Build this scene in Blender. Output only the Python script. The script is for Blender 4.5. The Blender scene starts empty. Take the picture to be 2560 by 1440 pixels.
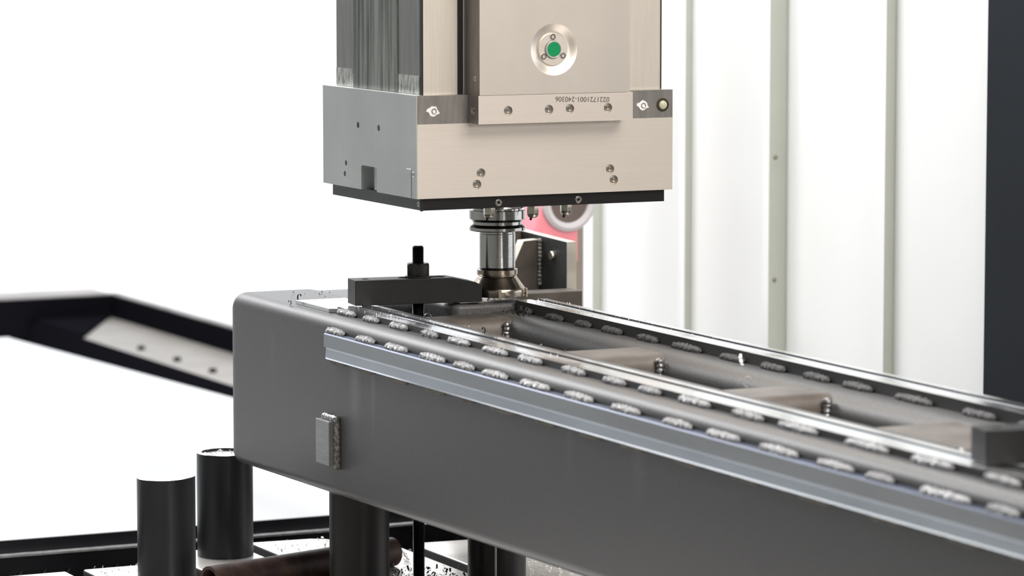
import bpy, bmesh, math, random
from mathutils import Vector, Matrix, noise
random.seed(7)
R = math.radians
C = bpy.context.scene.collection
S = bpy.context.scene

# ------------------------------------------------------------------ camera
CAM = Vector((-2.9228, -6.1374, 0.735))
cd = bpy.data.cameras.new('camera'); cam = bpy.data.objects.new('camera', cd); C.objects.link(cam)
cam.location = CAM
cam.rotation_euler = (R(90 - 6.022), 0, R(-25.714))
cd.sensor_width = 36; cd.lens = 9344.6 / 2560 * 36
cd.clip_start = .1; cd.clip_end = 200
cd.dof.use_dof = True; cd.dof.focus_distance = 6.75; cd.dof.aperture_fstop = 5.3
S.camera = cam

# ------------------------------------------------------------------ world, lamps, added fills, exposure
w = bpy.data.worlds.new('world'); S.world = w; w.use_nodes = True
bg = w.node_tree.nodes['Background']
bg.inputs[0].default_value = (.96, .98, 1, 1); bg.inputs[1].default_value = 2.2
S.view_settings.view_transform = 'Standard'; S.view_settings.look = 'None'
S.view_settings.exposure = 0; S.view_settings.gamma = 1; S.view_settings.use_curve_mapping = False

def area(name, loc, target, sx, sy, power, col):
    l = bpy.data.lights.new(name, 'AREA'); l.shape = 'RECTANGLE'; l.size = sx; l.size_y = sy
    l.energy = power; l.color = col
    o = bpy.data.objects.new(name, l); C.objects.link(o); o.location = loc
    o.rotation_euler = (Vector(target) - Vector(loc)).to_track_quat('-Z', 'Y').to_euler()
    return o
area('hall_lamp_and_fill', (.9, -4.2, 4.3), (0, -.3, .3), 4.5, 2.6, 215, (1, .945, .865))
area('hall_lamp_and_fill', (1.0, -7.2, 4.6), (0, -.3, .3), 4.5, 2.4, 285, (1, .945, .865))
area('hall_lamp_and_fill', (.2, -9.6, 1.9), (0, -.3, .3), 4.5, 1.2, 150, (1, .95, .88))  # added low fill from the camera side, no lamp stands there
area('hall_lamp_and_fill', (-.2, .2, 4.6), (-.1, -.2, 0), 2.0, 2.0, 150, (1, .99, .98))  # added overhead fill to brighten the upward faces
area('hall_lamp_and_fill', (-1.6, 4.6, 3.0), (1.25, 1.2, 0), 2.5, 1.0, 170, (1, 1, 1))  # added light aimed at the white wall panels
area('hall_lamp_and_fill', (.25, 1.3, 3.0), (1.35, 1.15, .1), .5, 2.2, 90, (1, 1, 1))  # second added light, close by, to whiten the wall panels

# ------------------------------------------------------------------ materials
def nd(nt, t, **k):
    n = nt.nodes.new(t)
    for a, b in k.items(): setattr(n, a, b)
    return n
def mat(name, col, rough=.5, metal=0., var=.0, vscale=20., vstretch=(1, 1, 1), bump=0., bscale=200., bstretch=(1, 1, 1),
        col2=None, rvar=0., spec=.5, bdist=.002, detail=4., lo=.35, hi=.65):
    m = bpy.data.materials.new(name); m.use_nodes = True; nt = m.node_tree; L = nt.links
    b = nt.nodes['Principled BSDF']
    b.inputs['Base Color'].default_value = (*col, 1); b.inputs['Roughness'].default_value = rough
    b.inputs['Metallic'].default_value = metal; b.inputs['Specular IOR Level'].default_value = spec
    tc = nd(nt, 'ShaderNodeTexCoord')
    if var or col2 or rvar:
        mp = nd(nt, 'ShaderNodeMapping'); mp.inputs['Scale'].default_value = vstretch
        L.new(tc.outputs['Object'], mp.inputs[0])
        n = nd(nt, 'ShaderNodeTexNoise'); n.inputs['Scale'].default_value = vscale; n.inputs['Detail'].default_value = detail
        L.new(mp.outputs[0], n.inputs['Vector'])
        rp = nd(nt, 'ShaderNodeValToRGB'); rp.color_ramp.elements[0].position = lo; rp.color_ramp.elements[1].position = hi
        c2 = col2 if col2 else tuple(max(0, c * (1 - var)) for c in col)
        c1 = col if col2 else tuple(min(1, c * (1 + var)) for c in col)
        rp.color_ramp.elements[0].color = (*c2, 1); rp.color_ramp.elements[1].color = (*c1, 1)
        L.new(n.outputs['Fac'], rp.inputs[0]); L.new(rp.outputs[0], b.inputs['Base Color'])
        if rvar:
            mr = nd(nt, 'ShaderNodeMapRange'); mr.inputs[1].default_value = lo; mr.inputs[2].default_value = hi
            mr.inputs[3].default_value = max(.02, rough - rvar); mr.inputs[4].default_value = rough + rvar
            L.new(n.outputs['Fac'], mr.inputs[0]); L.new(mr.outputs[0], b.inputs['Roughness'])
    if bump:
        mp2 = nd(nt, 'ShaderNodeMapping'); mp2.inputs['Scale'].default_value = bstretch
        L.new(tc.outputs['Object'], mp2.inputs[0])
        n2 = nd(nt, 'ShaderNodeTexNoise'); n2.inputs['Scale'].default_value = bscale; n2.inputs['Detail'].default_value = 2
        L.new(mp2.outputs[0], n2.inputs['Vector'])
        bp = nd(nt, 'ShaderNodeBump'); bp.inputs['Strength'].default_value = bump; bp.inputs['Distance'].default_value = bdist
        L.new(n2.outputs['Fac'], bp.inputs['Height']); L.new(bp.outputs[0], b.inputs['Normal'])
    return m
M = {}
M['steel_h'] = mat('brushed_steel_horizontal', (.79, .715, .65), .44, .85, .018, 12, (1, 1, 40), .05, 60, (1, 1, 60))
M['steel_v'] = mat('brushed_steel_vertical', (.83, .76, .68), .40, .85, .03, 9, (20, 20, 1), .06, 60, (60, 60, 1))
M['steel_cover'] = mat('brushed_cover_steel', (.82, .75, .68), .38, .85, .03, 6, (2, 2, 1), .05, 70, (50, 50, 1))
M['steel_strip_and_shade'] = mat('ground_dark_steel_and_shade', (.30, .28, .265), .38, .85, .12, 14, (8, 8, 1), .12, 80, (30, 30, 1))  # upper strip finish; also shade put into block and cover sides
M['steel_side'] = mat('grey_side_steel', (.50, .515, .51), .42, .8, .06, 6, (1, 1, 1), .08, 90, (1, 1, 30))  # greyer than the front plate steel
M['ram_strip'] = mat('ram_smooth_strip', (.25, .25, .235), .38, .85, .1, 8, (10, 10, 1), .1, 70, (40, 40, 1))
M['ram_worn'] = mat('ram_scraped_strip_end', (.48, .48, .45), .38, .85, .5, 50, (3, 3, 1), .3, 90, (3, 3, 1))
M['ram_panel'] = mat('ram_streaked_panel', (.30, .31, .28), .38, .8, 0, 26, (3, 3, .12), .3, 60, (10, 10, 1), col2=(.055, .058, .05), detail=8, lo=.36, hi=.62)
M['black_steel'] = mat('black_oxide_steel', (.018, .017, .017), .38, .2, .2, 30, bump=.1, bscale=150)
M['base_black'] = mat('black_anodised_plate', (.014, .012, .012), .35, .3, .12, 20, (1, 1, 20))
M['base_side'] = mat('black_plate_oiled', (.05, .055, .055), .3, .5, .12, 20, (1, 20, 1))
M['gap'] = mat('rubber_black', (.006, .006, .006), .6)
M['chrome'] = mat('bright_tool_steel', (.52, .51, .49), .13, 1., .05, 30, (1, 1, 20), .04, 100, (1, 1, 20))
M['chrome_dk'] = mat('dark_tool_groove', (.03, .03, .03), .25, .8)  # groove flanks and neck undercut, darker than the holder
M['cutter'] = mat('bronze_tinted_steel', (.36, .31, .25), .2, 1., .1, 30, bump=.05)
M['insert'] = mat('insert_steel', (.55, .48, .38), .3, 1.)
M['screw'] = mat('screw_steel', (.62, .58, .53), .25, 1.)
M['nozzle'] = mat('nickel_nozzle', (.58, .54, .46), .28, .95, .15, 60)
M['green'] = mat('green_plastic', (.0, .27, .09), .5, spec=.3)
M['pale_ring'] = mat('pale_button_ring', (.62, .62, .58), .35, .5)
M['knob'] = mat('pale_olive_dome', (.55, .53, .38), .3)
M['knob_dk'] = mat('dark_olive_ring', (.05, .045, .03), .4, .4)
M['white'] = mat('white_paint_mark', (.85, .85, .85), .6)
M['ink'] = mat('engraved_ink', (.09, .08, .07), .6)
M['paint'] = mat('charcoal_textured_paint', (.088, .086, .090), .40, 0, .0, 620, col2=(.040, .039, .042), bump=.35, bscale=700, bdist=.0009, lo=.3, hi=.72)
M['tube'] = mat('charcoal_paint_tube', (.13, .128, .13), .40, .1, .0, 300, col2=(.07, .069, .072), bump=.5, bscale=700, bdist=.0009, lo=.3, hi=.72)
M['cross'] = mat('brownish_primer_tube', (.19, .168, .152), .42, .1, 0, 14, col2=(.115, .095, .082), bump=.5, bscale=700, bdist=.0009)
M['rail'] = mat('machined_rail_steel', (.78, .78, .79), .2, .95, .06, 40, (1, .2, 1), .15, 120, (1, .1, 1), rvar=.08)
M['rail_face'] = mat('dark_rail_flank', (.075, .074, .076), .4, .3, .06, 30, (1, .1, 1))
M['rail_side'] = mat('ground_side_rail', (.30, .315, .33), .38, .75, .05, 30, (1, .1, 1), .08, 90, (1, .05, 1))
M['rail_slant'] = mat('polished_rail_slant', (.62, .67, .74), .25, .85, .08, 30, (1, .1, 1))
M['blue_glint'] = mat('blue_glint_rail_edge', (.05, .065, .12), .4, .4)  # blue fringe and reflected glint put into the edge colour
M['weld'] = mat('weld_metal', (.38, .38, .39), .3, .8, .55, 150, bump=.8, bscale=260, bdist=.002)
M['weld_dk'] = mat('weld_metal_dark', (.16, .16, .165), .38, .6, .4, 120, bump=.8, bscale=260, bdist=.002)  # darker than the other beads
M['weld_low'] = mat('weld_metal_painted', (.20, .19, .17), .5, .3, .6, 160, bump=.8, bscale=260, bdist=.002)
M['lug'] = mat('ground_lug_face', (.27, .275, .28), .4, .6, .1, 20, (1, 1, 20))
M['pad'] = mat('milled_pad', (.80, .78, .75), .22, .95, .05, 60, bump=.1, bscale=100)
M['shim'] = mat('shim_steel', (.80, .80, .80), .18, .95)
M['clamp'] = mat('clamp_black_oxide', (.008, .008, .009), .48, .0, spec=.35, var=.15, vscale=20, bump=.1, bscale=120)
M['clamp_top'] = mat('clamp_worn', (.03, .03, .028), .3, .3, .15, 40)
M['stud'] = mat('stud_black', (.012, .012, .013), .32, .5)
M['nut'] = mat('nut_black', (.035, .032, .03), .32, .5, .3, 60)
M['pipe'] = mat('black_scale_pipe', (.015, .016, .020), .40, .3, .25, 10, (3, 3, .3), .1, 60, (2, 2, .2), rvar=.08)
M['pipe3'] = mat('brown_scale_pipe', (.009, .0065, .0065), .42, .2, .3, 10, (3, 3, .3), .1, 60, (2, 2, .2), rvar=.08)
M['cut'] = mat('sawn_steel_face', (.85, .84, .83), .3, .8)
M['rust'] = mat('rusty_pipe', (.075, .040, .030), .5, .3, 0, 30, col2=(.028, .014, .012), bump=.3, bscale=90)
M['table'] = mat('pale_machine_table', (.72, .70, .67), .3, .55, .06, 16, bump=.08, bscale=50)
M['table_side'] = mat('table_flank', (.12, .12, .12), .5, .3)
M['dark'] = mat('dark_guard_steel', (.012, .012, .016), .4, .3, .2, 10)
M['ledge'] = mat('pale_ledge_edge', (.45, .45, .46), .4, .5, .2, 60)  # paler than the rest of the guard
M['chip'] = mat('metal_shaving', (.88, .87, .86), .3, .7)
M['chip_dk'] = mat('blued_shaving', (.06, .055, .05), .3, .8)
M['bracket'] = mat('cast_bracket_dark', (.020, .021, .020), .5, .2, .3, 14, bump=.2, bscale=80)
M['bracket_b'] = mat('bracket_brown', (.085, .072, .062), .5, .2, .25, 14, bump=.2, bscale=80)
M['bracket_l'] = mat('bracket_lit_faces', (.62, .58, .52), .4, .7, .12, 20, bump=.1)  # front and top faces paler: light on them put into the colour
M['panel'] = mat('white_enclosure_panel', (.84, .85, .845), .4, 0, .01, 4)
M['rib'] = mat('grey_green_rib', (.47, .49, .44), .5, 0, .03, 5)
M['post'] = mat('beige_post', (.26, .225, .19), .5, 0, .1, 6)
M['column'] = mat('charcoal_column', (.015, .018, .023), .75, 0, .06, 3, spec=.12)
M['red'] = mat('haze_pale_red_paint', (.85, .27, .32), .45)  # paleness of haze and overexposure mixed into the red
M['ring'] = mat('pale_grey_ring', (.55, .52, .54), .5)
M['brown'] = mat('dark_brown_recess', (.12, .09, .08), .6)
M['floor'] = mat('pale_hall_floor', (.86, .86, .87), .35, 0, .02, 1.2, (1, .3, 1))
M['floor_grey'] = mat('grey_unseen_floor', (.20, .20, .20), .5, 0, .08, 2)
M['hall'] = mat('white_hall_wall', (.88, .88, .88), .7)
M['hall_grey'] = mat('grey_hall_wall', (.22, .225, .22), .7)
M['trough'] = mat('trough_dark', (.008, .008, .011), .9, .0, spec=.0)
M['trough_web'] = mat('trough_floor', (.30, .28, .26), .55, .1, .1, 6)
M['trough_top'] = mat('trough_pale_top', (.30, .28, .28), .5, .2, .2, 8)  # paler than the trough sides

def drips(m, spots):
    nt = m.node_tree; L = nt.links; b = nt.nodes['Principled BSDF']; src = b.inputs['Base Color'].links[0].from_socket
    tc = nd(nt, 'ShaderNodeTexCoord'); sp = nd(nt, 'ShaderNodeSeparateXYZ'); L.new(tc.outputs['Object'], sp.inputs[0]); acc = None
    def mth(op, a, b_=None, cl=False):
        n = nd(nt, 'ShaderNodeMath', operation=op); n.use_clamp = cl
        for i, v in enumerate((a, b_)):
            if v is None: continue
            if isinstance(v, (int, float)): n.inputs[i].default_value = v
            else: L.new(v, n.inputs[i])
        return n.outputs[0]
    for y0, w_, zt, zb, k in spots:
        a = mth('SUBTRACT', 1, mth('DIVIDE', mth('ABSOLUTE', mth('SUBTRACT', sp.outputs[1], y0)), w_), True)
        v1 = mth('DIVIDE', mth('SUBTRACT', zt, sp.outputs[2]), .01, True); v2 = mth('DIVIDE', mth('SUBTRACT', sp.outputs[2], zb), (zt - zb) * .8, True)
        q = mth('MULTIPLY', mth('MULTIPLY', mth('MULTIPLY', a, v1), v2), k); acc = q if acc is None else mth('ADD', acc, q)
    mx = nd(nt, 'ShaderNodeMix', data_type='RGBA'); L.new(acc, mx.inputs[0]); L.new(src, mx.inputs[6]); mx.inputs[7].default_value = (.30, .30, .30, 1)
    L.new(mx.outputs[2], b.inputs['Base Color'])
drips(M['paint'], [(-.183 + 1, .030, -.085 + .335, -.235 + .335, .30), (-.262 + 1, .012, -.085 + .335, -.22 + .335, .20), (.20 + 1, .02, -.06 + .335, -.20 + .335, .06),
                   (-1.25 + 1, .03, -.085 + .335, -.19 + .335, .10), (-1.02 + 1, .02, -.085 + .335, -.18 + .335, .08)])
# ------------------------------------------------------------------ helpers
def org(p):
    v = Vector((0, 0, 0))
    while p is not None:
        v = v + p.location; p = p.parent
    return v
def obj(name, bm, m, parent=None, smooth=False, bevel=0., seg=2, label=None, angle=30):
    me = bpy.data.meshes.new(name)
    bmesh.ops.recalc_face_normals(bm, faces=bm.faces[:])
    bm.to_mesh(me); bm.free()
    ms = m if isinstance(m, (list, tuple)) else [m]
    for x in ms: me.materials.append(M[x])
    o = bpy.data.objects.new(name, me); C.objects.link(o)
    if parent is not None:
        o.parent = parent; me.transform(Matrix.Translation(-org(parent)))
    if smooth:
        for p in me.polygons: p.use_smooth = True
        me.set_sharp_from_angle(angle=R(angle))
    if bevel:
        b = o.modifiers.new('bevel', 'BEVEL'); b.width = bevel; b.segments = seg; b.limit_method = 'ANGLE'; b.angle_limit = R(35)
        for p in me.polygons: p.use_smooth = True
        b.harden_normals = True
    if label: o['label'] = label
    return o
def thing(name, label, cat, loc=(0, 0, 0), group=None):
    o = bpy.data.objects.new(name, None); C.objects.link(o); o.location = loc
    o.empty_display_size = .05
    o['label'] = label; o['category'] = cat
    if group: o['group'] = group
    return o
def struct(name, bm, m, **k):
    o = obj(name, bm, m, **k); o['kind'] = 'structure'; return o
def BM(): return bmesh.new()
def box(x0, x1, y0, y1, z0, z1, bm=None, mi=0):
    bm = bm or BM()
    v = [bm.verts.new((x, y, z)) for x in (x0, x1) for y in (y0, y1) for z in (z0, z1)]
    for f in ((0, 1, 3, 2), (4, 6, 7, 5), (0, 4, 5, 1), (2, 3, 7, 6), (0, 2, 6, 4), (1, 5, 7, 3)):
        fc = bm.faces.new([v[i] for i in f]); fc.material_index = mi
    return bm
def basis(axis):
    a = Vector(axis).normalized(); t = Vector((0, 0, 1)) if abs(a.z) < .9 else Vector((0, 1, 0))
    u = t.cross(a).normalized(); v = a.cross(u); return u, v, a
def lathe(prof, c=(0, 0, 0), axis=(0, 0, 1), n=48, bm=None, mis=None, close=False, ph=0.):
    """prof: (radius, height) list, revolved round axis through c"""
    bm = bm or BM(); u, v, a = basis(axis); c = Vector(c); rings = []
    for r, h in prof:
        if r < 1e-6: rings.append([bm.verts.new(c + a * h)])
        else: rings.append([bm.verts.new(c + a * h + (u * math.cos(2 * math.pi * (i + ph) / n) + v * math.sin(2 * math.pi * (i + ph) / n)) * r) for i in range(n)])
    for k in range(len(rings) - 1):
        A, B = rings[k], rings[k + 1]
        for i in range(n):
            j = (i + 1) % n
            if len(A) == 1 and len(B) == 1: break
            q = [A[0], B[j], B[i]] if len(A) == 1 else ([A[i], A[j], B[0]] if len(B) == 1 else [A[i], A[j], B[j], B[i]])
            f = bm.faces.new(q)
            if mis: f.material_index = mis[k]
    return bm
def prism(poly, a0, a1, axis='y', bm=None, mis=None, cap=0):
    """poly in the two other axes, swept along axis. y:(x,z) x:(y,z) z:(x,y)"""
    bm = bm or BM()
    f3 = {'y': lambda p, a: (p[0], a, p[1]), 'x': lambda p, a: (a, p[0], p[1]), 'z': lambda p, a: (p[0], p[1], a)}[axis]
    A = [bm.verts.new(f3(p, a0)) for p in poly]; B = [bm.verts.new(f3(p, a1)) for p in poly]; n = len(poly)
    for i in range(n):
        f = bm.faces.new((A[i], A[(i + 1) % n], B[(i + 1) % n], B[i]))
        if mis: f.material_index = mis[i]
    for P in (A, B[::-1]):
        f = bm.faces.new(P); f.material_index = cap
    return bm
def rrect(x0, x1, z0, z1, r, k=6, rr=None):
    """rounded rectangle, counter-clockwise; rr radii for (x1z1, x0z1, x0z0, x1z0)"""
    rr = rr or (r, r, r, r); out = []
    for (cx, cz, a0), q in zip(((x1, z1, 0), (x0, z1, 90), (x0, z0, 180), (x1, z0, 270)), rr):
        sx = -1 if cx == x1 else 1; sz = -1 if cz == z1 else 1
        for i in range(k + 1):
            a = R(a0 + 90 * i / k); out.append((cx + sx * q + q * math.cos(a), cz + sz * q + q * math.sin(a)))
    return out
def cut(o, bm):
    me = bpy.data.meshes.new('cutter'); bmesh.ops.recalc_face_normals(bm, faces=bm.faces[:]); bm.to_mesh(me); bm.free()
    if o.parent is not None: me.transform(Matrix.Translation(-org(o.parent)))
    me.materials.append(o.data.materials[0])
    c = bpy.data.objects.new('cutter', me); C.objects.link(c)
    if o.parent is not None: c.parent = o.parent
    md = o.modifiers.new('cut', 'BOOLEAN'); md.operation = 'DIFFERENCE'; md.object = c; md.solver = 'EXACT'
    bpy.context.view_layer.update()
    dg = bpy.context.evaluated_depsgraph_get()
    new = bpy.data.meshes.new_from_object(o.evaluated_get(dg)); o.modifiers.clear()
    o.data = new; bpy.data.objects.remove(c); return o
def screw_bm(c, axis, r, hexr=None, depth=None):
    """socket head: bright annular head with a hexagonal recess"""
    bm = BM(); u, v, a = basis(axis); c = Vector(c); hexr = hexr or r * .5; depth = depth or r * .7; n = 24
    def ring(rad, h, hexa=False):
        out = []
        for i in range(n):
            t = 2 * math.pi * i / n; q = rad
            if hexa:
                s = (t % (math.pi / 3)) - math.pi / 6; q = rad * math.cos(math.pi / 6) / math.cos(s)
            out.append(bm.verts.new(c + a * h + (u * math.cos(t) + v * math.sin(t)) * q))
        return out
    rs = [ring(r, -depth), ring(r, -.0006), ring(r * .86, 0), ring(hexr * 1.12, 0), ring(hexr, -.0005, True), ring(hexr * .96, -depth * .8, True)]
    for A, B in zip(rs, rs[1:]):
        for i in range(n): bm.faces.new((A[i], A[(i + 1) % n], B[(i + 1) % n], B[i]))
    bm.faces.new(rs[-1]); bm.faces.new(rs[0][::-1]); return bm
def hexprism(c, r, z0, z1, bm=None, ch=.002, ph=0.):
    bm = bm or BM(); n = 6; c = Vector(c)
    def ring(q, z): return [bm.verts.new((c.x + q * math.cos(math.pi * i / 3 + ph), c.y + q * math.sin(math.pi * i / 3 + ph), z)) for i in range(n)]
    rs = [ring(r * .9, z0), ring(r, z0 + ch), ring(r, z1 - ch), ring(r * .9, z1)]
    for A, B in zip(rs, rs[1:]):
        for i in range(n): bm.faces.new((A[i], A[(i + 1) % n], B[(i + 1) % n], B[i]))
    bm.faces.new(rs[0][::-1]); bm.faces.new(rs[-1]); return bm

# ------------------------------------------------------------------ the setting
FZ = -1.335
struct('floor', box(-7, 16, .95, 24, FZ - .05, FZ), 'floor')
struct('floor', box(-7, 16, -13, .949, FZ - .05, FZ), 'floor_grey')  # unseen floor area, made grey to cut light bounced upward
struct('wall_back', box(-7, 16, 22, 22.2, FZ, 5), 'hall')
struct('ceiling', box(-7, 16, -13, 6.5, 5, 5.1), 'hall_grey')  # unseen roof, cut short so bright light enters only low from behind
struct('wall_front', box(-7, 16, -13.2, -13, FZ, 5), 'hall_grey')  # unseen, added grey to darken what camera-facing surfaces reflect
struct('wall_left', box(-4.7, -4.55, -13, 22, FZ, 4.4), 'hall_grey')  # unseen, added grey to darken the left-facing sides
# enclosure wall on the right: panels between ribs
wr = bpy.data.objects.new('wall_right', None); C.objects.link(wr); wr['kind'] = 'structure'
wr.location = (1.25, 1.2, FZ)
ys = [.285, .651, 1.110, 1.5555, 2.018, 2.118]; hs = [0, .025, .046, .0186, .026]
for i in range(5):
    obj('panel', box(1.25, 1.262, ys[i] + .002, ys[i + 1] - .0005, FZ, 1.4), 'panel', wr)
for i in range(1, 5):
    rb = obj('rib', box(1.25 - hs[i], 1.2495, ys[i], ys[i] + .03, FZ, 1.4), ['rib', 'panel'], wr, bevel=.0015)
    rb.data.polygons[0].material_index = 1
for z in (.66, .150, -.125):
    obj('rivet', lathe([(0, .0028), (.004, .002), (.006, 0)], (1.25 - .030, 1.110, z), (0, -1, 0), 12), 'post', wr, smooth=True)
t = thing('steel_column', 'broad charcoal steel column at the right edge in front of the white panels', 'column', (1.35, .15, FZ))
obj('shaft', box(1.238, 1.56, 0, .283, FZ + .02, 1.5), 'column', t, bevel=.004)
obj('foot_plate', box(1.18, 1.62, -.06, .34, FZ, FZ + .02), 'column', t)

t = thing('beige_post', 'narrow brownish beige post left of the white panelled wall', 'post', (.95, 1.63, FZ))
obj('shaft', box(.930, .9690, 1.56, 1.72, FZ + .015, .9), 'post', t, bevel=.003)
obj('foot_plate', box(.90, 1.0, 1.53, 1.75, FZ, FZ + .015), 'post', t)
t = thing('red_housing', 'blurred red machine housing with a pale ring behind the cutter', 'machine', (.81, 1.46, FZ))
obj('stand', box(.775, .855, 1.42, 1.50, FZ, -.1), 'brown', t)
obj('body', prism([(.880, -.1), (.880, .085), (.800, .085), (.792, .06), (.779, .02), (.768, -.03), (.764, -.1)], 1.41, 1.50, 'y'), 'red', t, bevel=.008)
obj('ring', lathe([(.046, .0), (.048, .008), (.058, .010), (.066, .006), (.067, 0), (.046, 0)], (.853, 1.41, .040), (0, -1, 0), 40), 'ring', t, smooth=True)
obj('recess_disc', lathe([(0, .003), (.046, .003), (.046, 0)], (.853, 1.41, .040), (0, -1, 0), 32), 'brown', t)

# dark trough in the far left background
t = thing('chip_trough', 'long dark steel trough with a grey bed, blurred behind the workpiece', 'trough', (1.5, 4.5, FZ))
obj('rear_flange', box(1.70, 1.715, 1.2, 6.87, -.83, -.738), 'trough', t)
obj('top_strip', box(1.700, 1.735, 1.2, 6.90, -.738, -.733), 'trough_top', t)
obj('bed', box(1.392, 1.70, 1.2, 6.87, -.832, -.822), 'trough_web', t)
obj('front_flange', prism([(1.2, -.856), (1.2, -.822), (7.1, -.822), (7.1, -.9085), (4.84, -.8565)], 1.380, 1.392, 'x'), 'trough', t)
obj('corner_triangle', prism([(1.392, 6.30), (1.69, 6.869), (1.392, 6.869)], -.8218, -.812, 'z'), 'trough', t)  # dark triangle over the far corner of the bed
obj('end_beam', box(-.9, 1.70, 6.87, 7.0, -.877, -.738), 'trough', t)
obj('top_strip', box(-.9, 1.70, 6.865, 7.08, -.738, -.733), 'trough_top', t)
for y in (5.9, 5.55, 5.22, 4.9):
    obj('bolt', lathe([(0, .012), (.012, .012), (.014, 0)], (1.46, y, -.822), (0, 0, 1), 12), 'trough', t)
for x, y in ((1.55, 1.4), (1.55, 3.0), (-.7, 6.94)):
    obj('leg', box(x - .04, x + .04, y - .04, y + .04, FZ, -.832), 'trough', t)
t = thing('floor_pallet', 'pale blurred pallet on the bright floor at upper left', 'pallet', (3.2, 17.5, FZ))
for k in range(4): obj('board', box(2.4 + .36 * k, 2.66 + .36 * k, 17, 18.2, FZ + .09, FZ + .11), 'hall', t)
for k in range(3): obj('runner', box(2.4, 3.74, 17 + .5 * k, 17.1 + .5 * k, FZ, FZ + .09), 'hall', t)

# ------------------------------------------------------------------ machine table with T-slots and its guard
TZ = -.535
t = thing('machine_table', 'pale steel machine table with lengthwise slots, strewn with shavings', 'table', (-.2, -.8, FZ))
obj('pedestal', box(-1.2, .75, -3, .42, FZ, TZ - .10), 'dark', t)
obj('slot_bed', box(-1.3, .9, -3, .42, TZ - .10, TZ - .05), 'table_side', t)
def slab(poly): return obj('slab', prism(poly, TZ - .05, TZ, 'z', mis=[1] * len(poly)), ['table', 'table_side'], t, bevel=.004)
slab([(-1.3, -3), (-.6645, -3), (-.6645, .490), (-1.3, .490)])
slab([(-.630, -3), (-.4635, -3), (-.4635, .494), (-.630, .494)])
slab([(-.429, -3), (-.268, -3), (-.268, .55), (-.29, .60), (-.429, .60)])
slab([(-.236, -3), (.012, -3), (.012, .462), (-.085, .606), (-.110, .622), (-.236, .632)])
slab([(.046, -3), (.30, -3), (.30, .47), (.060, .485), (.048, .470)])
slab([(.335, -3), (.60, -3), (.60, .48), (.335, .48)])
t = thing('table_guard', 'black step-edged guard rail running behind the machine table', 'rail', (-.3, .84, FZ))
obj('upper_plate', box(-1.6, .232, .846, .856, -.60, -.533), 'dark', t)
obj('ledge', box(-1.6, .228, .822, .846, -.5625, -.5585), 'ledge', t)
obj('lower_plate', box(-1.6, .9, .824, .834, -1.0, -.5626), 'dark', t)
obj('gutter_floor', box(-1.6, .9, .40, .846, -1.02, -1.0), 'dark', t)
bmx = BM()
for i in range(34):
    for j in range(5):
        x = -1.25 + i * .05 + (j % 2) * .025; z = -.60 - j * .025
        u = Vector((.010, 0, .010)); v = Vector((-.0016, 0, .0016)); c = Vector((x, .8235, z))
        q = [c - u, c - v * 2 + Vector((0, -.0016, 0)), c + u, c + v * 2 + Vector((0, -.0016, 0))]
        bmx.faces.new([bmx.verts.new(p) for p in q])
tr = obj('tread_pattern', bmx, 'dark', t); tr['kind'] = 'stuff'
for x, y in ((-1.5, .85), (-.3, .85), (.8, .85)):
    obj('leg', box(x - .03, x + .03, y + .01, y + .07, FZ, -.6), 'dark', t)

# ------------------------------------------------------------------ pipes and bars standing on the table
PR = .054
def pipe(name, label, x, y, top, m, solid=False, lean=0., rim=.009, line=None):
    t = thing(name, label, 'pipe', (x, y, TZ), 'upright steel pipes under the workpiece'); n = 64; h = top - TZ
    if solid: pr = [(0, 0), (PR, 0), (PR, h - .001), (PR - .0015, h), (0, h)]; mis = [0, 0, 1, 1]
    else: pr = [(PR - rim, 0), (PR, 0), (PR, h - .001), (PR - .001, h), (PR - rim, h), (PR - rim, 0)]; mis = [0, 0, 1, 1, 0]
    bm = lathe(pr, (0, 0, 0), n=n, mis=mis)
    if lean:
        for v in bm.verts:
            if v.co.z > h * .5: v.co.z += lean * v.co.x
    bm.transform(Matrix.Translation((x, y, TZ)))
    obj('wall', bm, [m, 'cut'], t, smooth=True)
    if line is not None:
        a = R(line); sx, sy = x + PR * math.cos(a), y + PR * math.sin(a)
        obj('line', lathe([(0, .001), (.0022, .001), (.0022, h - .004), (0, h - .004)], (sx, sy, TZ), n=8), 'ledge', t)  # thin pale strip down the pipe wall
    return t
pipe('steel_pipe', 'black upright round bar with bright sawn top, leftmost and nearest of the free-standing pair', -.533, .300, -.335, 'pipe', True, lean=.028)
p2 = pipe('steel_pipe', 'black upright pipe with shavings in its open top, beside the workpiece end corner', -.330, .522, -.333, 'pipe')
pipe('steel_pipe', 'brownish black upright pipe holding the workpiece up below the side lug', -.285, -.026, -.3335, 'pipe3')
pipe('steel_pipe', 'black upright pipe with a lengthwise seam under the workpiece, right of the threaded stud', .0075, .012, -.3335, 'pipe3', line=-118)
bm = BM(); A = Vector((-.512, .136, TZ + .0275)); B = Vector((-.087, .274, TZ + .0275))
d = B - A; Lp = d.length
lathe([(.0215, 0), (.0275, 0), (.0275, Lp), (.0215, Lp), (.0215, 0)], A, d, 40, bm)
t = thing('lying_pipe', 'rusty brown pipe lying on the table between the upright pipes', 'pipe', ((A.x + B.x) / 2, (A.y + B.y) / 2, TZ))
obj('wall', bm, 'rust', t, smooth=True)
obj('end_plug', lathe([(0, 0), (.0214, 0), (.0214, .01), (0, .01)], B - d.normalized() * .012, d, 24), 'rust', t)

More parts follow.
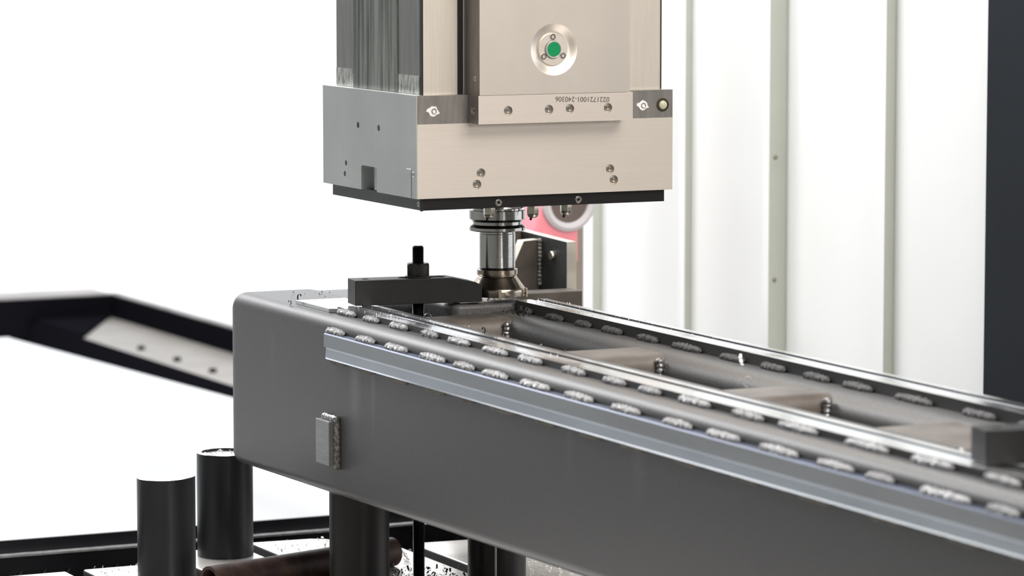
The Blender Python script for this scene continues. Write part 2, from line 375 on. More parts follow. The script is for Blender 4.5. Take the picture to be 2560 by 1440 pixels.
# ------------------------------------------------------------------ the workpiece: welded ladder frame
YN = -2.75; YE = .405
wp = thing('welded_workpiece', 'long charcoal welded steel ladder frame lying across the picture', 'workpiece', (-.1, -1, -.335))
def bot(y): return -.3365 + .0137 * (.35 - y)
def tube(x0, x1, zt, y0, y1, r, m, name, rr=None, mouth=.0):
    bm = BM(); k = 7
    ysec = [y0, y1 - .022, y1 - .014, y1 - .006, y1 - .0015, y1]
    ins = [0, 0, .0015, .006, .013, .021]
    rings = []
    for y, e in zip(ysec, ins):
        p = rrect(x0 + e * .15, x1 - e * .15, bot(y) + e * .15, zt - e * .4, r, k, rr)
        rings.append([bm.verts.new((a, y, b)) for a, b in p])
    n = len(rings[0])
    for P, Q in zip(rings, rings[1:]):
        for i in range(n): bm.faces.new((P[i], P[(i + 1) % n], Q[(i + 1) % n], Q[i]))
    bm.faces.new(rings[0]); bm.faces.new(rings[-1][::-1])
    return obj(name, bm, m, wp, smooth=True, angle=40)
# near tube and far tube: each a rounded rectangular hollow section
LT = tube(-.360, -.187, -.011, YN, YE, .024, 'paint', 'long_tube', rr=(.022, .026, .022, .022))
RT = tube(-.055, .118, -.019, YN, YE, .024, 'tube', 'long_tube', rr=(.024, .034, .022, .022))
def cross(y0, y1, zt, m='cross', name='cross_tube', z0=-.14):
    return obj(name, prism(rrect(y0, y1, z0, zt, .022, 6), -.20, -.04, 'x'), m, wp, smooth=True, angle=40)
cross(-.160, -.052, -.0195); cross(-.742, -.612, -.0195); cross(-1.280, -1.150, -.0195); cross(-1.86, -1.60, -.0195); cross(-2.45, -2.30, -.0195)
obj('end_tube', prism(rrect(.13, YE - .006, -.33, -.0135, .024, 6), -.20, -.03, 'x'), 'tube', wp, smooth=True, angle=40)
obj('corner_block', prism(rrect(-.108, .05, -.048, .135, .018, 6), -.15, -.0035, 'z'), 'tube', wp, smooth=True, angle=40, bevel=.010)
obj('milled_pad', box(-.088, .0135, -.034, .070, -.0034, -.0006), 'pad', wp, bevel=.0008)
for y in (-.166, -.748, -1.286, -1.866):   # upright weld where each cross tube meets the far tube
    bm = BM(); rnd = random.Random(int(-y * 1000))
    for k in range(7):
        lathe([(0, -.006), (.0055, -.004), (.007, 0), (.0055, .004), (0, .006)], (-.057 + rnd.uniform(-.001, .001), y + rnd.uniform(-.001, .002), -.030 - k * .0075), n=9, bm=bm)
    obj('upright_weld', bm, 'weld', wp, smooth=True, angle=80)

# guide rails with stepped profile
def rail_top(x0, y1, name, label):
    P = [(0, -.0200), (0, 0), (.0300, 0), (.0312, -.0040), (.0440, -.0022), (.0455, -.0052), (.0470, -.0052), (.0478, 0), (.0615, 0), (.0615, -.0200)]
    mi = [1, 0, 0, 2, 3, 3, 3, 0, 1, 1]
    zt = -.0185 if x0 > 0 else -.0105
    P = [(x0 + a, (zt - .0005 if b < -.01 else b)) for a, b in P]
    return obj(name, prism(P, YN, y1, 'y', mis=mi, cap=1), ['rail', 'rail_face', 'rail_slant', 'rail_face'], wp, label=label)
rail_top(-.3195, -.012, 'guide_rail', 'bright machined top rail on the near tube')
rail_top(.0155, -.052, 'guide_rail', 'bright machined top rail on the far tube')
P = [(-.359, -.036), (-.3765, -.036), (-.3785, -.038), (-.3785, -.0605), (-.3742, -.0615), (-.3742, -.0650), (-.3758, -.0795), (-.3748, -.0825), (-.359, -.0825)]
mi = [3, 3, 0, 1, 2, 2, 2, 0, 0]
obj('guide_rail', prism(P, YN, -.088, 'y', mis=mi), ['rail_side', 'rail_face', 'rail_slant', 'blue_glint'], wp, label='grey side rail with a stepped polished lower edge')

# stitch welds
def bead_mesh(name, seed, m, amp=1.):
    """unit bead: runs y 0..1 (scaled), quarter-round lump in +-.011"""
    rnd = random.Random(seed); bm = BM(); nl, nc = 36, 8; rows = []
    for i in range(nl + 1):
        s = i / nl; env = min(1, (min(s, 1 - s) / .09) ** .5) * (.9 + .15 * math.sin(3.14 * s))
        row = []
        rip = .78 + .26 * abs(math.sin(s * 3.14 * 6.5 + seed)) * amp
        for j in range(nc + 1):
            a = math.pi * j / nc
            q = noise.noise(Vector((s * 26 + seed * 3.1, j * 1.3, seed)))
            r = .0086 * env * (rip + .45 * q * amp)
            row.append(bm.verts.new((-math.cos(a) * r * 1.0, s + .02 * q, math.sin(a) * r)))
        rows.append(row)
    for A, B in zip(rows, rows[1:]):
        for j in range(nc): bm.faces.new((A[j], A[j + 1], B[j + 1], B[j]))
    bmesh.ops.remove_doubles(bm, verts=bm.verts[:], dist=1e-6)
    me = bpy.data.meshes.new(name); bmesh.ops.recalc_face_normals(bm, faces=bm.faces[:]); bm.to_mesh(me); bm.free()
    me.materials.append(M[m])
    for p in me.polygons: p.use_smooth = True
    return me
def beads(lst, x, z, roty, m, sc=1.):
    ms = [bead_mesh('weld_bead', s, m) for s in (1, 2, 3, 4)]
    o0 = org(wp); dup = list(lst)
    while dup[-1][0] - .147 > YN: dup.append((dup[-1][0] - .147, dup[-1][1] - .147))
    for k, (a, b) in enumerate(dup):
        o = bpy.data.objects.new('weld_bead', ms[(k * 3 + int(abs(x) * 100)) % 4]); C.objects.link(o); o.parent = wp
        o.location = Vector((x, a, z)) - o0; o.rotation_euler = (0, roty, 0); o.scale = (sc, b - a, sc)
ST = [(-0.15, -0.078), (-0.281, -0.209), (-0.421, -0.334), (-0.573, -0.48), (-0.685, -0.614), (-0.81, -0.723), (-0.964, -0.861), (-1.113, -1.021), (-1.266, -1.178), (-1.426, -1.343), (-1.57, -1.475), (-1.734, -1.63), (-1.881, -1.788), (-1.982, -1.917), (-2.17, -2.048), (-2.28, -2.211)]
LR = [(-0.098, -0.022), (-0.2, -0.138), (-0.324, -0.253), (-0.448, -0.387), (-0.575, -0.493), (-0.719, -0.628), (-0.847, -0.762), (-0.999, -0.921), (-1.134, -1.063), (-1.248, -1.181), (-1.403, -1.305), (-1.56, -1.47), (-1.71, -1.603), (-1.897, -1.786), (-2.06, -1.955), (-2.217, -2.133)]
RR = [(-0.125, -0.083), (-0.251, -0.188), (-0.359, -0.303), (-0.478, -0.406), (-0.609, -0.539), (-0.761, -0.663), (-0.906, -0.829), (-1.039, -0.964), (-1.176, -1.101), (-1.303, -1.22), (-1.473, -1.371), (-1.645, -1.558)]
SB = [(-0.163, -0.079), (-0.286, -0.209), (-0.425, -0.343), (-0.574, -0.499), (-0.69, -0.633), (-0.84, -0.748), (-0.987, -0.916), (-1.141, -1.07), (-1.283, -1.211), (-1.453, -1.38), (-1.628, -1.547), (-1.825, -1.739), (-2.01, -1.929), (-2.192, -2.116)]
beads(ST, -.3665, -.0345, R(-35), 'weld', .95)
beads(LR, -.3215, -.0085, R(-45), 'weld', .88)
beads(RR, .0125, -.0165, R(-45), 'weld_dk', .90)
beads(SB, -.3665, -.0845, R(-140), 'weld_low', .7)

# welded lug on the near side
lug = obj('lug', box(-.3785, -.359, -.108, -.048, -.2715, -.1925), ['lug'], wp, bevel=.001, label='small ground steel block welded to the near side')
def wbead(name, p0, p1, r, n, parent, m='weld'):
    bm = BM(); rnd = random.Random(n)
    for k in range(n):
        c = Vector(p0).lerp(Vector(p1), k / (n - 1)); q = r * rnd.uniform(.85, 1.15)
        dirv = (Vector(p1) - Vector(p0))
        lathe([(0, -q * 1.1), (q * .8, -q * .7), (q, 0), (q * .8, q * .7), (0, q * 1.1)], c, dirv, 9, bm)
    return obj(name, bm, m, parent, smooth=True, angle=80)
wbead('lug_weld', (-.3640, -.1125, -.2720), (-.3640, -.1125, -.1900), .0062, 15, lug, 'weld_low')
wbead('lug_weld', (-.3650, -.110, -.1885), (-.3650, -.056, -.1885), .0064, 11, lug, 'weld')

# shim plate under the clamp
o = obj('shim_plate', prism([(-.333, .152), (-.333, -.004), (-.318, -.011), (-.235, -.011), (-.235, .152)], -.0104, -.0038, 'z'), 'shim', None)
o['label'] = 'thin bright shim sheet beneath the heel of the near clamp bar'; o['category'] = 'plate'

# ------------------------------------------------------------------ clamps
def clamp(label, x, y, z, yaw):
    """origin: front-left bottom edge of the bar, bar along +x"""
    t = thing('clamp_bar', label, 'clamp', (0, 0, 0), 'black strap clamps')
    Lb = .238; W = .0515; H = .0455
    b = obj('bar', prism([(0, 0), (Lb, 0), (Lb, .030), (Lb - .012, .036), (Lb - .055, H), (0, H)], 0, W, 'y'), ['clamp'], t)
    c = BM(); prism(rrect(.088, .176, W / 2 - .0112, W / 2 + .0112, .0110, 8), -.01, H + .01, 'z', c); cut(b, c)
    c = lathe([(0, H - .02), (.0062, H - .02), (.0062, H + .01), (0, H + .01)], (.026, W / 2, 0), n=24); cut(b, c)
    bv = b.modifiers.new('bevel', 'BEVEL'); bv.width = .0012; bv.segments = 2; bv.limit_method = 'ANGLE'; bv.angle_limit = R(25)
    t.location = (x, y, z); t.rotation_euler = (0, 0, yaw); return t
clamp('black strap clamp bar beneath the hex nut, left of the cutter', -.2875, -.0185, .0002, R(-7.7))
clamp('black strap clamp bar at the right edge of the picture', -.3010, -2.103, .0010, R(-10))
SX, SY = -.1600, -.0090
stp = [(0, -.5345)]; z = -.533
while z < .100: stp += [(.0095, z), (.0112, z + .00125)]; z += .0025
stp += [(.0095, .1005), (.0080, .1030), (0, .1030)]
o = obj('threaded_stud', lathe([(r, h + .535) for r, h in stp], (0, 0, 0), n=20), 'stud', None, smooth=True, angle=15)
o.location = (SX, SY, TZ); o['label'] = 'black threaded stud rising through the near clamp bar'; o['category'] = 'stud'
def ringplate(r0, r1, z0, z1, x, y, n=32):
    return lathe([(r0, z0), (r1, z0), (r1, z1 - .0004), (r1 - .0006, z1), (r0, z1), (r0, z0)], (x, y, 0), n=n)
o = obj('washer', ringplate(.0118, .0240, 0, .0028, 0, 0), 'nut', None, smooth=True); o.location = (SX, SY, .0460)
o['label'] = 'dark flat washer under the hex nut on the clamp bar'; o['category'] = 'washer'
bm = BM(); n = 48; rows = []
def hexr(t, r): s = (t % (math.pi / 3)) - math.pi / 6; return r * math.cos(math.pi / 6) / math.cos(s)
for q, zz, hx in ((.0114, 0, 0), (.0205, 0, 0), (.0226, .0025, 1), (.0226, .0205, 1), (.0190, .0230, 0), (.0114, .0230, 0), (.0114, 0, 0)):
    rows.append([bm.verts.new(((hexr(2 * math.pi * i / n, q) if hx else min(q, hexr(2 * math.pi * i / n, .0226))) * math.cos(2 * math.pi * i / n + .15),
                               (hexr(2 * math.pi * i / n, q) if hx else min(q, hexr(2 * math.pi * i / n, .0226))) * math.sin(2 * math.pi * i / n + .15), zz)) for i in range(n)])
for A_, B_ in zip(rows, rows[1:]):
    for i in range(n): bm.faces.new((A_[i], A_[(i + 1) % n], B_[(i + 1) % n], B_[i]))
o = obj('hex_nut', bm, 'nut', None, smooth=True, angle=25); o.location = (SX, SY, .0489)
o['label'] = 'dark hexagonal nut on the threaded stud above the clamp bar'; o['category'] = 'nut'

# ------------------------------------------------------------------ angle bracket behind
t = thing('angle_bracket', 'dark welded angle bracket with pale edges, behind the cutter', 'bracket', (.36, .62, TZ))
obj('upright_plate', prism([(.455, -.50), (.70, -.50), (.70, .0565), (.455, .0495)], .3720, .3930, 'x', mis=[0, 1, 1, 1]), ['bracket', 'bracket_l'], t, bevel=.0015)
obj('lit_edge', box(.3722, .3932, .4535, .4551, -.50, .049), 'bracket_l', t)  # front light on the plate edge, drawn as a pale strip
obj('gusset', prism([(.372, -.49), (.372, .0445), (.336, .0425), (.24, -.16), (.24, -.49)], .575, .605, 'y', mis=[0, 1, 1, 0, 0]), ['bracket_b', 'bracket_l'], t, bevel=.001)
obj('gusset', prism([(.372, -.49), (.372, .0555), (.345, .0555), (.24, -.14), (.24, -.49)], .66, .70, 'y', mis=[0, 1, 1, 0, 0]), ['bracket_b', 'bracket_l'], t, bevel=.001)
obj('foot_block', box(.18, .3795, .40, .4535, -.50, -.0425), 'bracket_b', t, bevel=.002)
obj('base', box(.17, .40, .38, .72, TZ, -.499), 'bracket_b', t)
wbead('bracket_weld', (.370, .571, -.045), (.370, .571, .042), .005, 12, t, 'weld_low')
obj('pin', lathe([(0, .006), (.0085, .006), (.0095, .004), (.0095, 0)], (.372, .5168, .017), (-1, 0, 0), 24), 'screw', t, smooth=True)

# ------------------------------------------------------------------ spindle head
hd = thing('spindle_head', 'square steel milling machine head with a ram above and black base plate', 'machine', (0, 0, .184))
X0, X1, Y0, Y1 = -.2525, .2525, -.2098, .2098
front_screws = [(-.1287, .2466), (-.1365, .2267), (.1261, .2458), (.1338, .2262)]
blk_screws = [(-.0964, .3577), (-.0168, .3578), (.0243, .3582), (.0995, .3581)]
def bores(pts, y, r=.0084, d=.007):
    bm = BM()
    for x, z in pts: lathe([(0, -.004), (r, -.004), (r, d), (0, d)], (x, y, z), (0, 1, 0), 28, bm)
    return bm
fp = obj('front_plate', box(X0 + .0012, X1, Y0, Y0 + .020, .2050, .3352), 'steel_h', hd); cut(fp, bores(front_screws, Y0))
st = obj('upper_strip', box(X0 + .0012, X1, Y0 + .0006, Y0 + .020, .3354, .3850), 'steel_strip_and_shade', hd)
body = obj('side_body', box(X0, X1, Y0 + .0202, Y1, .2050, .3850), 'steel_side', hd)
bm = BM()
for y, z, r in ((.0474, .3204, .0058), (-.045, .3202, .0058), (.1031, .2485, .005), (.1089, .2284, .005)):
    lathe([(0, -.004), (r, -.004), (r, .010), (0, .010)], (X0, y, z), (1, 0, 0), 24, bm)
cut(body, bm)
bm = BM(); prism(rrect(-.0364, .0336, .195, .2490, .006, 6, rr=(.006, .006, .0001, .0001)), X0 - .01, X0 + .022, 'x', bm); cut(body, bm)
obj('notch_block', box(X0 + .012, X0 + .022, -.034, .002, .206, .2475), 'steel_side', hd)
for z in (.2395, .2150): obj('screw', screw_bm((X0 + .0118, -.016, z), (-1, 0, 0), .0055), 'screw', hd)
for y, z in ((.0474, .3204), (-.045, .3202), (.1031, .2485), (.1089, .2284)):
    obj('screw', screw_bm((X0 + .005, y, z), (-1, 0, 0), .0042), 'screw', hd)
# corner trim with a slim cover and seam at the front left edge
obj('corner_trim', box(X0 - .0006, X0 + .0012, Y0 + .0005, Y0 + .0200, .2050, .3845), 'steel_side', hd)
obj('edge_cover', box(X0 - .0012, X0, Y0 + .022, Y0 + .042, .2055, .2560), 'steel_side', hd, bevel=.0006)
obj('screw', screw_bm((X0 - .0013, Y0 + .0140, .2468), (-1, 0, 0), .0052), 'screw', hd)
# base plate
bp = obj('base_plate', box(-.2395, .2398, -.2005, .1930, .1838, .2049), ['base_black'], hd, bevel=.0008)
obj('base_front_cover', box(-.2371, .2398, -.2020, -.2006, .1836, .2048), 'base_black', hd)
obj('base_side_cover', box(-.2408, -.2396, -.1985, .1928, .1838, .2048), 'base_side', hd)
obj('base_corner_seal', lathe([(0, .1825), (.0026, .1825), (.0026, .2048), (0, .2048)], (-.2390, -.2003, 0), n=12), 'gap', hd)
for x, z in ((-.091, .1925), (.0666, .1925)): obj('screw', screw_bm((x, -.2035, z), (0, -1, 0), .0064), 'screw', hd)
obj('screw', screw_bm((-.2412, -.190, .1945), (-1, 0, 0), .0045), 'screw', hd)
for i, (x, z) in enumerate(front_screws): obj('screw', screw_bm((x, Y0 + .0020, z), (0, -1, 0), .0066, .0036), 'screw', hd)
# marked bolts, knob
for x in (-.2205, .1918):
    bmk = BM(); rnd = random.Random(int(x * 100)); c = Vector((x, Y0 - .0004, .3578)); vs = []
    for i in range(20):
        a = 2 * math.pi * i / 20; r = .0094 * rnd.uniform(.86, 1.05) + (.004 if i in (9, 10, 19) else 0)
        vs.append(c + Vector((math.cos(a) * r, 0, math.sin(a) * r)))
    A_ = [bmk.verts.new(v) for v in vs]; B_ = [bmk.verts.new(v + Vector((0, .0012, 0))) for v in vs]
    for i in range(20): bmk.faces.new((A_[i], A_[(i + 1) % 20], B_[(i + 1) % 20], B_[i]))
    bmk.faces.new(A_); bmk.faces.new(B_[::-1])
    s = obj('marked_bolt', bmk, 'white', hd, label='socket bolt daubed with white paint')
    obj('socket', screw_bm((x + .0012, Y0 - .0014, .3575), (0, -1, 0), .0052, .0035), 'screw', s)
k = obj('knob_ring', lathe([(.0085, -.001), (.0085, .0012), (.0118, .0010), (.0125, -.001)], (.2323, Y0, .358), (0, -1, 0), 28), 'knob_dk', hd, smooth=True)
obj('dome', lathe([(0, .0045), (.004, .0040), (.0075, .0018), (.0085, -.001)], (.2323, Y0, .358), (0, -1, 0), 24), 'knob', k, smooth=True)
# projecting block with the serial number
bk = obj('nameplate_block', box(-.1537, .1490, -.2530, Y0 + .0004, .3353, .3850), ['steel_h', 'steel_strip_and_shade'], hd)
bk.data.polygons[0].material_index = 1  # left side darker: shade put into its colour
cut(bk, bores(blk_screws, -.2530))
cut(bk, lathe([(0, -.004), (.0075, -.004), (.0075, .006), (0, .006)], (-.1537, -.230, .358), (1, 0, 0), 28))
for x, z in blk_screws: obj('screw', screw_bm((x, -.2510, z), (0, -1, 0), .0066, .0036), 'screw', bk)
obj('screw', screw_bm((-.1525, -.230, .358), (-1, 0, 0), .0062), 'screw', bk)
fc = bpy.data.curves.new('serial_number', 'FONT'); fc.body = '0221721001-240306'; fc.size = .0118; fc.extrude = .00015
fc.align_x = 'CENTER'; fc.align_y = 'CENTER'; fo = bpy.data.objects.new('tmp', fc); C.objects.link(fo)
bpy.context.view_layer.update()
me = bpy.data.meshes.new_from_object(fo.evaluated_get(bpy.context.evaluated_depsgraph_get())); bpy.data.objects.remove(fo)
xs = [v.co.x for v in me.vertices]; sx = .1065 / (max(xs) - min(xs))
me.transform(Matrix.Translation((.0487, -.2532, .3747)) @ Matrix.Rotation(R(1.7), 4, 'Y') @ Matrix.Rotation(math.pi, 4, 'Y') @ Matrix.Rotation(R(90), 4, 'X') @ Matrix.Diagonal((sx, sx * 1.0, 1, 1)))
me.transform(Matrix.Translation(-org(hd))); me.materials.clear(); me.materials.append(M['ink'])
so = bpy.data.objects.new('serial_number', me); C.objects.link(so); so.parent = bk
so['label'] = 'upside-down dark engraved number 0221721001-240306'
# ram
RX0, RX1, RY0, RY1, RZ1 = -.2330, .2400, -.1880, .1900, 1.55
ram = obj('ram', box(RX0 + .003, RX1 - .002, RY0, RY1, .3852, RZ1), 'steel_v', hd)
obj('edge_seal', box(RX0 - .0002, RX0 + .0029, RY0 - .0008, RY0 + .006, .3853, RZ1), 'gap', ram)
obj('edge_seal', box(RX1 - .0019, RX1 + .0004, RY0 - .0008, RY0 + .006, .3853, RZ1), 'gap', ram)
obj('dark_slot', box(-.1640, -.1538, RY0 - .0015, RY0 + .001, .3853, RZ1), 'gap', ram)
obj('smooth_strip', box(RX0 - .0002, RX0 + .003, -.181, -.088, .3853, RZ1), 'ram_strip', ram)
obj('smooth_strip', box(RX0 - .0002, RX0 + .003, .110, RY1, .3853, RZ1), 'ram_strip', ram)
obj('scraped_end', box(RX0 - .0008, RX0 - .0003, -.180, -.089, .3856, .4180), 'ram_worn', ram)
obj('scraped_end', box(RX0 - .0008, RX0 - .0003, .111, RY1, .3856, .4180), 'ram_worn', ram)
obj('streaked_panel', box(RX0 - .0014, RX0 + .003, -.0875, .1095, .3856, RZ1), 'ram_panel', ram)
# cover with dished button recess
cx, cz = -.0072, .4632
CX0, CX1, CY, CZ0, CZ1 = -.1515, .1425, -.2530, .3856, RZ1
n = 96; bm = BM()
def dish(r):
    Ro, Ri, D = .0455, .0285, .0062
    if r >= Ro: return 0
    if r <= Ri: return D
    s = (Ro - r) / (Ro - Ri); s = min(1, s * 1.12); return D * (s * .75 + .25 * s * s * (3 - 2 * s))
angs = [2 * math.pi * i / n for i in range(n)]
rad = [0.0287, .0290, .031, .033, .035, .037, .039, .041, .043, .0445, .0455]
rings = [[bm.verts.new((cx + r * math.cos(a), CY + dish(r), cz + r * math.sin(a))) for a in angs] for r in rad]
def border(a):
    c, s = math.cos(a), math.sin(a); ts = []
    if c > 1e-9: ts.append((CX1 - cx) / c)
    if c < -1e-9: ts.append((CX0 - cx) / c)
    if s > 1e-9: ts.append((CZ1 - cz) / s)
    if s < -1e-9: ts.append((CZ0 - cz) / s)
    q = min(ts); return (cx + q * c, CY, cz + q * s)
bo = []
corners = {}
for (qx, qz) in ((CX1, CZ1), (CX0, CZ1), (CX0, CZ0), (CX1, CZ0)):
    a = math.atan2(qz - cz, qx - cx) % (2 * math.pi); i = min(range(n), key=lambda k: min(abs(angs[k] - a), 2 * math.pi - abs(angs[k] - a))); corners[i] = (qx, CY, qz)
bo = [bm.verts.new(corners.get(i, border(a))) for i, a in enumerate(angs)]
rings.append(bo)
for A_, B_ in zip(rings, rings[1:]):
    for i in range(n): bm.faces.new((A_[i], A_[(i + 1) % n], B_[(i + 1) % n], B_[i]))
bm.faces.new(rings[0])
back = [bm.verts.new((v.co.x, RY0 + .0004, v.co.z)) for v in bo]
for i in range(n): bm.faces.new((bo[i], bo[(i + 1) % n], back[(i + 1) % n], back[i]))
bm.faces.new(back[::-1])
cov = obj('raised_cover', bm, ['steel_cover', 'steel_strip_and_shade'], hd, smooth=True, angle=30)
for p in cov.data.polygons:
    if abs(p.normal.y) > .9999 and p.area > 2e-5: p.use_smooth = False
    if p.normal.x < -.9: p.material_index = 1  # shaded left side of the cover, darkened by colour
obj('line', box(.1725, .1745, RY0 - .0003, RY0 + .001, .3856, RZ1), 'gap', ram)  # thin dark line beside the cover edge
obj('screw', screw_bm((CX0 - .0008, -.2340, .4140), (-1, 0, 0), .0050), 'screw', cov)
yb = CY + .0062
btn = obj('button_flange', lathe([(0, 0), (.0284, 0), (.0284, .0024), (.0280, .0028), (.0165, .0028), (.0165, .0), (0, 0)], (cx, yb, cz), (0, -1, 0), 64), 'steel_h', hd, smooth=True)
obj('button_ring', lathe([(.0128, .002), (.0128, .0060), (.0135, .0068), (.0148, .0068), (.0158, .0058), (.0158, .0)], (cx, yb, cz), (0, -1, 0), 48), 'pale_ring', btn, smooth=True)
obj('green_button', lathe([(0, .0062), (.0118, .0062), (.0127, .0056), (.0127, .002)], (cx, yb, cz), (0, -1, 0), 40), 'green', btn, smooth=True)
for a in (92, 213, 330):
    obj('screw', screw_bm((cx + .0222 * math.cos(R(a)), yb - .0045, cz + .0222 * math.sin(R(a))), (0, -1, 0), .0056, .0028), 'screw', btn)
# spindle nose and coolant nozzles
obj('spindle_nose', lathe([(0, .1838), (.054, .1838), (.054, .1700), (.0525, .1665), (.047, .1650), (0, .1650)], (.0026, 0, 0), n=64), 'chrome', hd, smooth=True)
for x, y in ((-.051, -.080), (.0235, -.106), (.1005, -.085)):
    nz = obj('nozzle', hexprism((x, y), .0112, .1600, .1840, ph=.3), 'nozzle', hd, bevel=.0008)
    obj('nozzle_tip', lathe([(.0105, .1602), (.0085, .1560), (.0055, .1545), (0, .1545)], (x, y, 0), n=20), 'nozzle', nz, smooth=True)
    obj('outlet', lathe([(0, 0), (.0022, 0), (.0022, .006), (0, .006)], (x - .004, y - .002, .1560), (-.3, .1, -1), 10), 'gap', nz, smooth=True)

# ------------------------------------------------------------------ tool holder and face mill
TX = .0026
tl = thing('face_mill', 'bright steel tool holder with a flared bronze-toned face mill', 'cutting tool', (TX, 0, .0022))
obj('flange', lathe([(0, .1648), (.045, .1648), (.0450, .1620), (.0523, .1612), (.0523, .1460), (.0500, .1440)], (TX, 0, 0), n=96), 'chrome', tl, smooth=True)
obj('flange_groove', lathe([(.0500, .1440), (.0450, .1425), (.0450, .1415)], (TX, 0, 0), n=96), 'chrome_dk', tl, smooth=True)
obj('flange', lathe([(.0450, .1415), (.0455, .1410), (.0455, .1358), (.0450, .1350)], (TX, 0, 0), n=96), 'chrome', tl, smooth=True)
obj('flange_groove', lathe([(.0450, .1350), (.0500, .1318)], (TX, 0, 0), n=96), 'chrome_dk', tl, smooth=True)
obj('flange', lathe([(.0500, .1318), (.0523, .1305), (.0523, .1255), (.0512, .1240), (.0335, .1235)], (TX, 0, 0), n=96), 'chrome', tl, smooth=True)
obj('neck', lathe([(.0325, .1236), (.0325, .1190), (.0333, .1180), (.0333, .0570), (.0325, .0560)], (TX, 0, 0), n=96), 'chrome', tl, smooth=True)
obj('neck_groove', lathe([(.0324, .0562), (.0310, .0555), (.0310, .0540), (.0365, .0535)], (TX, 0, 0), n=96), 'chrome_dk', tl, smooth=True)
obj('collar', lathe([(.0315, .0537), (.0368, .0535), (.0374, .0528), (.0374, .0440), (.0368, .0430), (.0345, .0425), (.0345, .0412)], (TX, 0, 0), n=96), 'cutter', tl, smooth=True)
cb = obj('cutter_body', lathe([(.0345, .0412), (.0362, .0400), (.0370, .0380), (.0500, .0205), (.0522, .0170), (.0525, .0140), (.0520, .0052), (.0480, .0042), (0, .0042)], (TX, 0, 0), n=96), 'cutter', tl, smooth=True, angle=35)
for k in range(5):
    a = -38 + k * 72
    bm = box(.0485, .0560, -.0030, .0030, .0028, .0190)
    m4 = Matrix.Translation((TX, 0, 0)) @ Matrix.Rotation(R(a), 4, 'Z'); bm.transform(m4)
    ins = obj('insert_seat', bm, 'insert', tl, bevel=.0005)
    c = m4 @ Vector((.0530, -.0031, .0100)); ax = m4.to_3x3() @ Vector((0, -1, 0))
    obj('insert_screw', lathe([(0, .0004), (.0013, .0004), (.0013, -.001)], c, ax, 12), 'gap', ins)

# ------------------------------------------------------------------ shavings
def chips(name, n, fn, size, m, seed, label, cat='shavings', curl=1.):
    rnd = random.Random(seed); bm = BM()
    for _ in range(n):
        x, y, z = fn(rnd); s = size * rnd.uniform(.5, 1.5); a = rnd.uniform(0, 6.28); k = rnd.uniform(2.0, 5.5) * curl
        w_ = s * rnd.uniform(.12, .3); pv = None; r = s / k
        tilt = Matrix.Rotation(rnd.uniform(-.6, .6), 3, 'X') @ Matrix.Rotation(a, 3, 'Z')
        pts = []
        for i in range(6):
            t_ = i / 5 * k
            p = Vector((r * math.sin(t_), 0, r * (1 - math.cos(t_)))); q = p + Vector((0, w_, 0))
            pts.append((p, q))
        mr = Matrix.Rotation(a, 3, 'Z') @ Matrix.Rotation(rnd.uniform(-.5, .5), 3, 'X')
        P_ = [(mr @ p, mr @ q) for p, q in pts]; zmin = min(min(p.z, q.z) for p, q in P_)
        vs = [(bm.verts.new(p + Vector((x, y, z - zmin))), bm.verts.new(q + Vector((x, y, z - zmin)))) for p, q in P_]
        for A_, B_ in zip(vs, vs[1:]): bm.faces.new((A_[0], A_[1], B_[1], B_[0]))
    me_o = obj(name, bm, m, None); me_o['kind'] = 'stuff'; me_o['label'] = label; me_o['category'] = cat
    return me_o
U = lambda r, a, b: r.uniform(a, b)
chips('metal_shavings', 260, lambda r: (U(r, -.225, .005), U(r, .28, .60) * 1.0 if r.random() < .8 else U(r, .28, .5), TZ + .001), .010, 'chip', 3, 'bright shavings heaped on the table behind the lying pipe')
chips('metal_shavings', 240, lambda r: (U(r, -.26, .01) if r.random() < .4 else r.gauss(-.10, .05), U(r, -.06, .20), TZ + .001 + abs(r.gauss(0, .006))), .011, 'chip_dk', 5, 'dark curled shavings around the foot of the threaded stud')
chips('metal_shavings', 60, lambda r: (U(r, -.26, .01) if r.random() < .4 else r.gauss(-.10, .05), U(r, -.06, .20), TZ + .004 + abs(r.gauss(0, .008))), .008, 'chip', 6, 'bright flecks among the dark shavings at the stud foot')
chips('metal_shavings', 300, lambda r: (U(r, .06, .29), U(r, -.25, .25), TZ + .001), .009, 'chip', 8, 'bright shavings on the table slab under the far tube')
chips('metal_shavings', 110, lambda r: (U(r, -.62, -.47), U(r, .33, .485), TZ + .001), .007, 'chip', 9, 'small bright shavings at the table corner beside the leftmost bar')
chips('metal_shavings', 70, lambda r: (U(r, -.3185, -.262), -.05 - abs(r.gauss(0, .5)), .0004), .0032, 'chip', 10, 'fine bright shavings scattered on the near top rail')
chips('metal_shavings', 120, lambda r: (U(r, .018, .075), -.06 - abs(r.gauss(0, .35)), .0004), .0034, 'chip', 11, 'fine bright shavings scattered on the far top rail')
chips('metal_shavings', 60, lambda r: (U(r, -.25, -.20), U(r, -.8, -.15), -.0106), .0035, 'chip', 12, 'fine shavings beside the near top rail')
chips('metal_shavings', 46, lambda r: (U(r, -.085, .012), U(r, -.032, .05), -.0002), .006, 'chip_dk', 13, 'dark shavings on the milled pad under the cutter')
chips('metal_shavings', 40, lambda r: (U(r, -.02, .012), U(r, -.18, -.05), -.0188), .006, 'chip_dk', 14, 'dark shavings on the far tube in front of the pad')
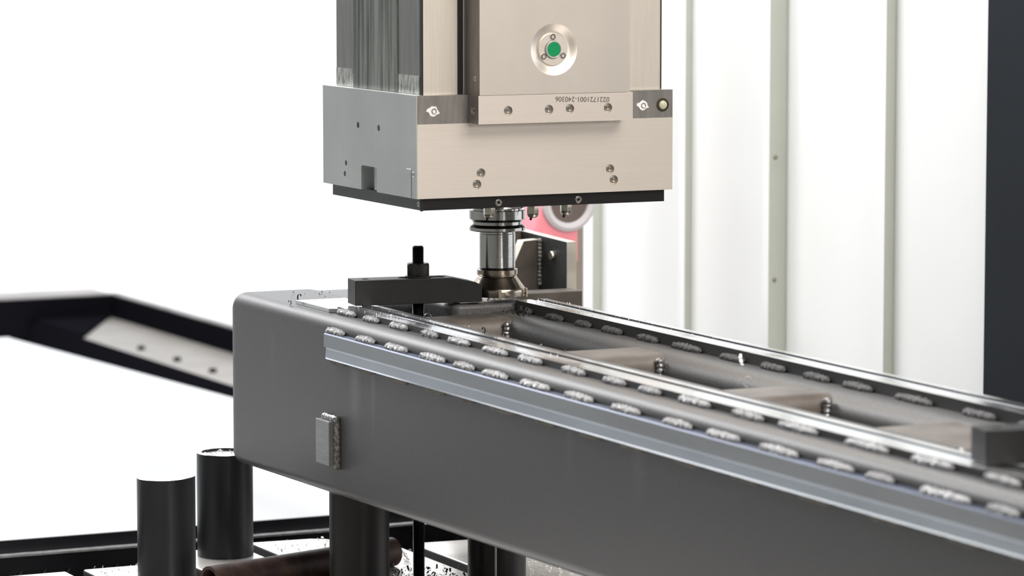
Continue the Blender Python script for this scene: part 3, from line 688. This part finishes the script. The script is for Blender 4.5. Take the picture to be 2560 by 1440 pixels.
chips('metal_shavings', 22, lambda r: (U(r, -.30, -.20), U(r, .08, .34), -.0098), .006, 'chip_dk', 15, 'few dark shavings on the workpiece end behind the clamp')
chips('metal_shavings', 70, lambda r: (U(r, -.255, -.20), U(r, -2.12, -1.93), -.0106), .010, 'chip', 16, 'tangled bright shavings against the right-hand clamp bar')
chips('metal_shavings', 40, lambda r: (-.33 + r.uniform(-.04, .04), .522 + r.uniform(-.03, .03), -.3382), .009, 'chip', 17, 'bright shavings inside the open pipe top')
obj('chip_fill', lathe([(0, -.3385), (.0445, -.3385), (.0445, -.36), (0, -.36)], (-.330, .522, 0), n=32), 'cut', p2)
one = BM(); pv = None
for i in range(13):
    t_ = i / 12 * 4.6; r_ = .004 + .0007 * t_
    p = (one.verts.new((r_ * math.cos(t_), -.0015 + .0008 * t_, r_ * math.sin(t_) + .0075)), one.verts.new((r_ * math.cos(t_), .0015 + .0008 * t_, r_ * math.sin(t_) + .0075)))
    if pv: one.faces.new((pv[0], pv[1], p[1], p[0]))
    pv = p
c0 = obj('metal_curl', one, 'chip_dk', None); c0['category'] = 'shaving'; c0['group'] = 'single curled shavings on the workpiece'
SP = [(-.019, -.150, -.0175, 'single dark curl on the far tube beside the first upright weld', 1.4),
      (-.225, -.425, -.0100, 'dark curl lying between near rail and first cross tube', 1.0),
      (-.275, -.300, .0005, 'dark curl lying on the near top rail in front of the clamp', 1.2),
      (-.010, -.93, -.018, 'bright curl on the far tube midway along', 1.5),
      (-.128, -1.17, -.0190, 'small curl at the third cross tube', 1.4),
      (-.300, .210, -.0102, 'dark curl near the far end of the workpiece', .9),
      (-.345, .150, -.0125, 'lone dark curl at the workpiece end corner', .8)]
for i, (x, y, z_, lb, sc) in enumerate(SP):
    o = c0 if i == 0 else c0.copy()
    if i: C.objects.link(o)
    o.location = (x, y, z_ - .0005); o.rotation_euler = (0, 0, i * 1.3 + .5); o.scale = (sc, sc, sc); o['label'] = lb
    if i in (3, 4): o.data = c0.data.copy(); o.data.materials[0] = M['chip']
